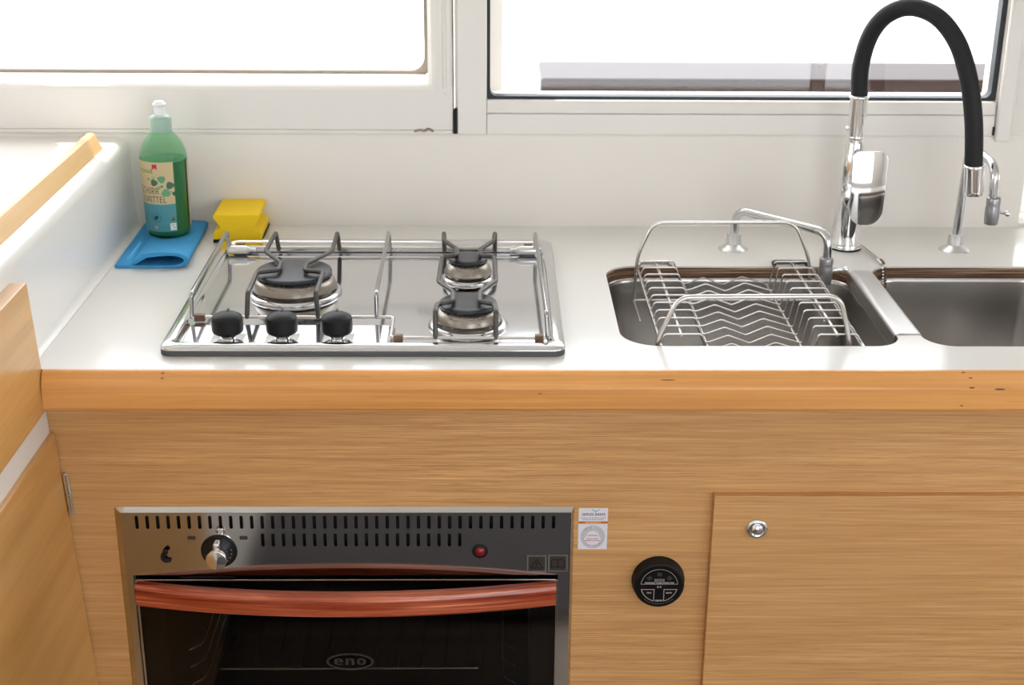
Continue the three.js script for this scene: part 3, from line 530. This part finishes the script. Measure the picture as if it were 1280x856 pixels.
// ------------------------------------------------------------------ mixer tap with black hose
{
  const m = group('mixer_tap', 'chrome mixer tap with black arched rubber hose', 'tap', [.4965, .9, -.4500]);
  mesh('body', lathe([[0, 0], [.0212, 0], [.0215, .0030], [.0208, .0062], [.0198, .0095], [.0202, .0160], [.0184, .0900], [.0176, .1180], [.0148, .1340], [.0122, .1500], [.0118, .1560], [.0124, .1575], [.0124, .1590], [.0118, .1600], [.0118, .2100], [.0131, .2110], [.0131, .2145], [.0105, .2150]], 48), M.chrome, m);
  mesh('base_ring', lathe([[.0218, 0], [.0222, .0015], [.0212, .0032]], 40), M.black, m);
  mesh('set_screw', T(new THREE.SphereGeometry(.0026, 12, 8), -.0124, .1700, .001), M.chrome, m);
  const A = [[.4965, 1.112], [.4950, 1.1566, -.4504], [.5033, 1.2002, -.4422], [.5182, 1.2253, -.4280], [.5405, 1.2376, -.4070], [.5671, 1.2303, -.3818], [.5895, 1.2035, -.3607], [.6054, 1.1608, -.3457], [.6160, 1.1066, -.3356], [.6217, 1.0474, -.3303], [.6225, 1.036, -.3295]];
  A[0].push(-.450);
  mesh('hose', sweep(curve(A.map(p => [p[0] - .4965, p[1] - .9, p[2] + .45]), 80), .0115, 20), M.rubber, m).userData.label = 'matt black rubber hose';
  const s = mesh('spout_end', T(lathe([[.0110, .0005], [.0118, 0], [.0122, .0030], [.0126, .0060], [.0126, .0350], [.0135, .0360], [.0135, .0395], [.0118, .0400], [0, .0400]], 36).rotateZ(.08), .6250 - .4965, 1.0105 - .9, -.3280 + .45), M.chrome, m);
  mesh('aerator', T(lathe([[0, .002], [.0100, .0015], [.0112, .0008]], 24).rotateZ(.08), .6250 - .4965, 1.0105 - .9, -.3280 + .45), M.mattdark, m);
  // lever: cartridge collar on the front right of the body and a curved paddle
  const lv = new THREE.Group(); lv.name = 'lever'; lv.position.set(.0060, .0755, .0120); lv.rotation.set(0, -.02, 0); m.add(lv);
  mesh('collar', T(lathe([[.0, -.012], [.0205, -.012], [.0208, .004], [.0198, .0070], [.0, .0075]], 36).rotateX(Math.PI / 2), 0, .004, .012), M.chrome, lv);
  const x0 = -.0225, x1 = .0225, yb = -.0460, yt = .0560, rb = .0200, rt = .0100, R_ = 28, C_ = 12, pos = [], idx = [];
  const half = yy => { const d = yy < yb + rb ? yb + rb - yy : yy > yt - rt ? yy - (yt - rt) : 0, r = yy < yb + rb ? rb : rt; return d > 0 ? x1 - r + Math.sqrt(Math.max(0, r * r - d * d)) : x1; };
  for (const side of [1, -1]) for (let i = 0; i <= R_; i++) { const t = i / R_, yy = yb + (yt - yb) * (.5 - .5 * Math.cos(Math.PI * t)), hw = Math.max(half(yy), .0003) - (side < 0 ? .0006 : 0); for (let k = 0; k <= C_; k++) { const xx = -Math.cos(Math.PI * k / C_) * hw; pos.push(xx * (1 + .8 * (yy + .046)), yy, side * .0016 - 1.3 * yy * yy - 4 * xx * xx); } }
  const W_ = C_ + 1, H_ = (R_ + 1) * W_;
  for (let i = 0; i < R_; i++) for (let k = 0; k < C_; k++) { const a = i * W_ + k, b = a + 1, c = a + W_, d = c + 1; idx.push(a, b, c, b, d, c, H_ + a, H_ + c, H_ + b, H_ + b, H_ + c, H_ + d); }
  for (let i = 0; i < R_; i++) for (const k of [0, C_]) { const a = i * W_ + k, c = a + W_; idx.push(a, c, H_ + a, c, H_ + c, H_ + a); }
  for (const i of [0, R_]) for (let k = 0; k < C_; k++) { const a = i * W_ + k, b = a + 1; idx.push(a, H_ + a, b, b, H_ + a, H_ + b); }
  const pg = new THREE.BufferGeometry(); pg.setAttribute('position', new THREE.Float32BufferAttribute(pos, 3)); pg.setIndex(idx); pg.computeVertexNormals();
  mesh('paddle', T(pg, .0095, .0135, .0235), M.chrome, lv);
}
// two small swan-neck taps
function smallTap(name, label, base, tube, nozzle, lever) {
  const t = group(name, label, 'tap', base, 'swan-neck water taps');
  mesh('flange', lathe([[.0205, 0], [.0205, .0012], [.0150, .0045], [.0085, .0085], [.0078, .0100]], 36), M.satin, t);
  const nut = new THREE.CylinderGeometry(.0100, .0108, .0140, 6); mesh('nut', T(nut, 0, .0155, 0), M.satin, t);
  mesh('neck', sweep(wirePts(tube, .022), .0058, 16), M.neck, t);
  const [nx, ny, nz] = nozzle;
  const nz_ = mesh('nozzle', T(lathe([[.0, 0], [.0078, 0], [.0088, .0010], [.0096, .0140], [.0094, .0220], [.0086, .0260], [.0092, .0265], [.0092, .0350], [.0075, .0365], [0, .0365]], 28), nx, ny, nz), M.nozzle, t);
  mesh('lever', T([sweep([V3(0, 0, 0), V3(lever[0] * .7, lever[1] * .7, lever[2] * .7)], .0022, 8), T(new THREE.SphereGeometry(.0042, 14, 10), ...lever)].reduce((a, b) => join([a, b])), nx + Math.sign(lever[0]) * .007, ny + .017, nz), M.chrome, nz_);
  return t;
}
function wirePts(pts, bend) { const P = pts.map(p => V3(...p)), out = [P[0]]; for (let i = 1; i < P.length - 1; i++) { const d1 = P[i - 1].clone().sub(P[i]), d2 = P[i + 1].clone().sub(P[i]), k = Math.min(bend, d1.length() * .48, d2.length() * .48); const a = P[i].clone().add(d1.setLength(k)), c = P[i].clone().add(d2.setLength(k)); for (let t = 0; t <= 10; t++) out.push(qb(a, P[i], c, t / 10)); } out.push(P[P.length - 1]); return out; }
smallTap('swan_neck_tap', 'bent steel tap reaching over the left sink bowl with the dish rack', [.3385, .9, -.4435], [[0, .012, 0], [.0010, .0575, 0], [.1040, .0575, .1135], [.1045, .0150, .1140]], [.1040, -.0120, .1140], [.019, .004, .003]);
smallTap('swan_neck_tap', 'bent steel tap standing by the wall behind the black hose', [.6480, .9, -.4425], [[0, .012, 0], [.0040, .1480, 0], [.0030, .1480, .1100], [.0050, .0950, .1110]], [.0060, .0700, .1110], [.0110, -.001, .006]);

// plug chain from the mixer to the right bowl
{
  const c = group('plug_chain', 'thin bead chain hanging from the mixer tap into the right sink bowl', 'chain', [0, .9, 0]);
  mesh('link_cord', [wire([[.5160, .0060, -.4560], [.5255, .0035, -.4150], [.5290, .0035, -.3850]], .0011, .01, 6), wire([[.5130, .0060, -.4400], [.5230, .0035, -.4080], [.5262, .0035, -.3830]], .0011, .01, 6)], M.wire, c);
  const beadG = new THREE.SphereGeometry(.0019, 10, 8);
  const strand = (x0, mat, len) => { for (let i = 0; i < len; i++) { const s = i * .0042; let yv, z; if (s < .012) { z = -.3850 + s; yv = .0035; } else { z = -.3725 + .004 * Math.min(1, (s - .012) / .01); yv = .0035 - (s - .012); } const b = mesh('bead', beadG, mat, c); b.position.set(x0 + i * .0003, yv, z + (yv < 0 ? .008 : 0)); } };
  strand(.5262, M.chrome, 17); strand(.5300, M.brass, 21);
}

// ------------------------------------------------------------------ dish soap, cloth, sponge
{
  const cl = (() => { // folded cloth: closed outline lofted along z
    const N = 24, zs = []; for (let i = 0; i <= N; i++) zs.push(-.351 - .196 * i / N);
    const th = .0042, prof = k => { // outline in (x, y); k = height of the loop
      const p = []; const xl = -.4975, xr = -.408, xf = -.472; const hh = th + .0135 * k + .0042;
      p.push([xl, 0], [-.45, 0], [-.425, .0002]); for (let i = 0; i <= 8; i++) { const a = (-90 + i * 22.5) * D2R; p.push([xr - .013 + Math.cos(a) * .022 * (.5 + .5 * k), hh / 2 + Math.sin(a) * hh / 2]); }
      p.push([-.44, hh + .0005], [-.46, hh * .85 + .001], [xf, th + .0062]); p.push([xf - .0025, th + .0030], [xf + .002, th + .0012]);
      const inn = hh - th; p.push([-.455, Math.max(th + .0005, inn * .82)], [-.44, Math.max(th + .0006, inn - .0010)]);
      for (let i = 8; i >= 0; i--) { const a = (-90 + i * 22.5) * D2R; p.push([xr - .016 + Math.cos(a) * .0185 * (.5 + .5 * k), (th + inn) / 2 + Math.sin(a) * Math.max(.0002, (inn - th) / 2)]); }
      p.push([-.44, th], [-.478, th], [xl, th]); return p; };
    const rows = zs.map((z, i) => { const t = i / N, k = Math.pow(Math.max(0, 1 - t * 2.2), 1.2); return prof(k).map(([x, yv]) => [x + .004 * Math.sin(t * 3) * (x > -.45 ? 1 : 0) + (x < -.49 ? -.004 * t : 0), yv, z]); });
    const n = rows[0].length, pos = [], uv = [], idx = []; rows.forEach((r, i) => r.forEach((p, k) => { pos.push(...p); uv.push(p[0], p[2]); }));
    for (let i = 0; i < N; i++) for (let k = 0; k < n; k++) { const a = i * n + k, b = i * n + (k + 1) % n; idx.push(a, b, a + n, b, b + n, a + n); }
    // front and back faces as strips between outer and inner halves
    const g0 = new THREE.BufferGeometry(); g0.setAttribute('position', new THREE.Float32BufferAttribute(pos, 3)); g0.setAttribute('uv', new THREE.Float32BufferAttribute(uv, 2)); g0.setIndex(idx); g0.computeVertexNormals();
    const caps = []; for (const r of [rows[0], rows[N]]) { const s = new THREE.Shape(r.map(p => new THREE.Vector2(p[0], p[1]))); const c = new THREE.ShapeGeometry(s); c.translate(0, 0, r[0][2]); caps.push(c); }
    return join([g0, ...caps]);
  })();
  const m = mesh('sponge_cloth', cl, std({ color: c3(.05, .33, .66), roughness: .95, bumpMap: clothTex, bumpScale: .0008 })); m.position.y = .9002;
  tag(m, 'folded blue sponge cloth under the green soap bottle', 'cloth');
}
{
  const R = .0315, b = group('soap_bottle', 'green dish soap bottle with white push-pull nozzle standing on the blue cloth', 'bottle', [-.4520, .9088, -.4830]);
  const shell = [[0, 0], [.024, 0], [.0288, .0015], [.0300, .0060], [.0302, .0150], [R, .1080], [.0322, .1130], [.0312, .1190], [.0270, .1300], [.0200, .1400], [.0150, .1455], [.0142, .1470]];
  mesh('body', lathe(shell, 56), phy({ color: c3(.62, .88, .70), transmission: 1, thickness: 0, roughness: .16, ior: 1.35 }), b);
  mesh('liquid', lathe([[0, .0015], [.0235, .0015], [.0282, .0035], [.0292, .0070], [.0294, .0150], [R - .0010, .1070], [R - .0018, .1085], [0, .1085]], 56), phy({ color: c3(.15, .48, .27), transmission: .65, thickness: 0, roughness: .2 }), b);
  mesh('screw_cap', lathe([[.0142, .1462], [.0152, .1466], [.0152, .1510], [.0147, .1520], [.0152, .1530], [.0152, .1630], [.0145, .1665], [.0110, .1682], [.0078, .1688]], 40), phy({ color: c3(.62, .78, .70), transmission: .5, thickness: 0, roughness: .35 }), b);
  mesh('neck', lathe([[.0125, .146], [.0118, .150], [.0126, .153], [.0112, .157], [.0118, .160], [.0105, .164]], 32), std({ color: c3(.12, .42, .26), roughness: .4 }), b);
  mesh('nozzle', lathe([[.0072, .1685], [.0070, .1790], [.0082, .1815], [.0098, .1830], [.0090, .1842], [.0072, .1850], [.0062, .1875], [0, .1888]], 32), std({ color: c3(.82, .83, .85), roughness: .4 }), b);
  const lt = canvasTex(640, 880, (c, w, h) => {
    c.fillStyle = '#cdb78c'; c.fillRect(0, 0, w, h); c.fillStyle = '#4f9197'; c.fillRect(0, 528, w, h - 528);
    c.fillStyle = '#5f7d3c'; c.font = 'bold 76px serif'; c.textAlign = 'left'; c.fillText('ryood', 200, 140, 205); c.fillStyle = '#c5224c'; c.beginPath(); c.moveTo(402, 26); c.lineTo(458, 26); c.lineTo(458, 92); c.lineTo(430, 72); c.lineTo(402, 92); c.fill();
    for (const [x, y, r, k] of [[340, 216, 18, '#7d9a62'], [410, 256, 42, '#3d6a4c'], [500, 212, 44, '#5e9a70'], [592, 293, 46, '#476d58'], [540, 384, 50, '#63a071'], [468, 316, 22, '#7fae74'], [500, 300, 14, '#3d6a4c'], [638, 400, 28, '#2f5a44'], [410, 196, 20, '#93b47c'], [596, 372, 16, '#93a67c']]) { c.fillStyle = k; c.beginPath(); for (let i = 0; i <= 24; i++) { const a = i / 24 * Math.PI * 2; const rr = r * (1 + .10 * Math.sin(a * 3 + x)); c.lineTo(x + rr * Math.cos(a), y + rr * Math.sin(a)); } c.fill(); }
    c.fillStyle = '#3b352b'; c.font = '112px sans-serif'; c.textAlign = 'right'; c.fillText('GESCHIRR', 462, 402, 385); c.fillText('SPÜLMITTEL', 540, 508, 460);
    c.strokeStyle = '#2f6a74'; c.lineWidth = 7; c.beginPath(); c.arc(401, 700, 58, 0, 7); c.stroke(); c.fillStyle = '#12404c'; c.beginPath(); c.ellipse(399, 702, 36, 24, -.8, 0, 7); c.fill();
    c.fillStyle = '#6d7440'; c.beginPath(); c.moveTo(600, 680); c.lineTo(634, 742); c.lineTo(566, 742); c.fill(); c.fillStyle = '#3c4a2c'; c.fillRect(592, 712, 16, 28);
    c.fillStyle = '#e6e8e6'; c.fillRect(560, 772, 72, 92); c.fillStyle = '#9aa5a2'; c.fillRect(574, 792, 30, 9); c.fillRect(588, 826, 34, 9);
    c.fillStyle = '#c98fa4'; c.beginPath(); c.arc(392, 826, 20, 0, 7); c.fill(); c.fillStyle = '#3d7a82'; c.fillRect(230, 822, 130, 6); c.fillRect(424, 822, 120, 6);
  });
  const lg = new THREE.CylinderGeometry(R + .0009, R - .0004, .0985, 48, 1, true, -104 * D2R, 138 * D2R); lg.translate(0, .0605, 0);
  mesh('front_label', lg, std({ map: lt, roughness: .55, side: THREE.DoubleSide }), b);
  const lb = new THREE.CylinderGeometry(R + .0009, R - .0004, .0930, 30, 1, true, 82 * D2R, 120 * D2R); lb.translate(0, .0605, 0);
  mesh('back_label', lb, std({ color: c3(.55, .46, .30), roughness: .55, side: THREE.DoubleSide }), b);
}
{
  const s = group('kitchen_sponge', 'yellow sponge with black scouring pad at the wall behind the hob', 'sponge', [-.3540, .9, -.4670]);
  s.rotation.y = .02;
  const sh = new THREE.Shape(); sh.moveTo(-.0338, .0045); sh.lineTo(.0330, .0045); sh.lineTo(.0336, .0120); sh.bezierCurveTo(.0330, .0170, .0235, .0180, .0240, .0225); sh.bezierCurveTo(.0245, .0260, .0300, .0300, .0312, .0360); sh.quadraticCurveTo(.0312, .0405, .0280, .0408); sh.lineTo(-.0290, .0408); sh.quadraticCurveTo(-.0325, .0405, -.0325, .0365); sh.bezierCurveTo(-.0310, .0300, -.0240, .0265, -.0240, .0225); sh.bezierCurveTo(-.0240, .0180, -.0335, .0170, -.0338, .0120); sh.closePath();
  mesh('foam', muv(exZ(sh, -.0840, 0, .0015, 8)), std({ color: c3(.96, .64, .012), roughness: .85, bumpMap: clothTex, bumpScale: .0004 }), s);
  mesh('scouring_pad', bx(-.0342, .0338, 0, .0045, -.0850, .0005, .001), std({ color: c3(.012, .011, .010), roughness: .95, bumpMap: clothTex, bumpScale: .001 }), s);
}

renderer.render(scene, camera);
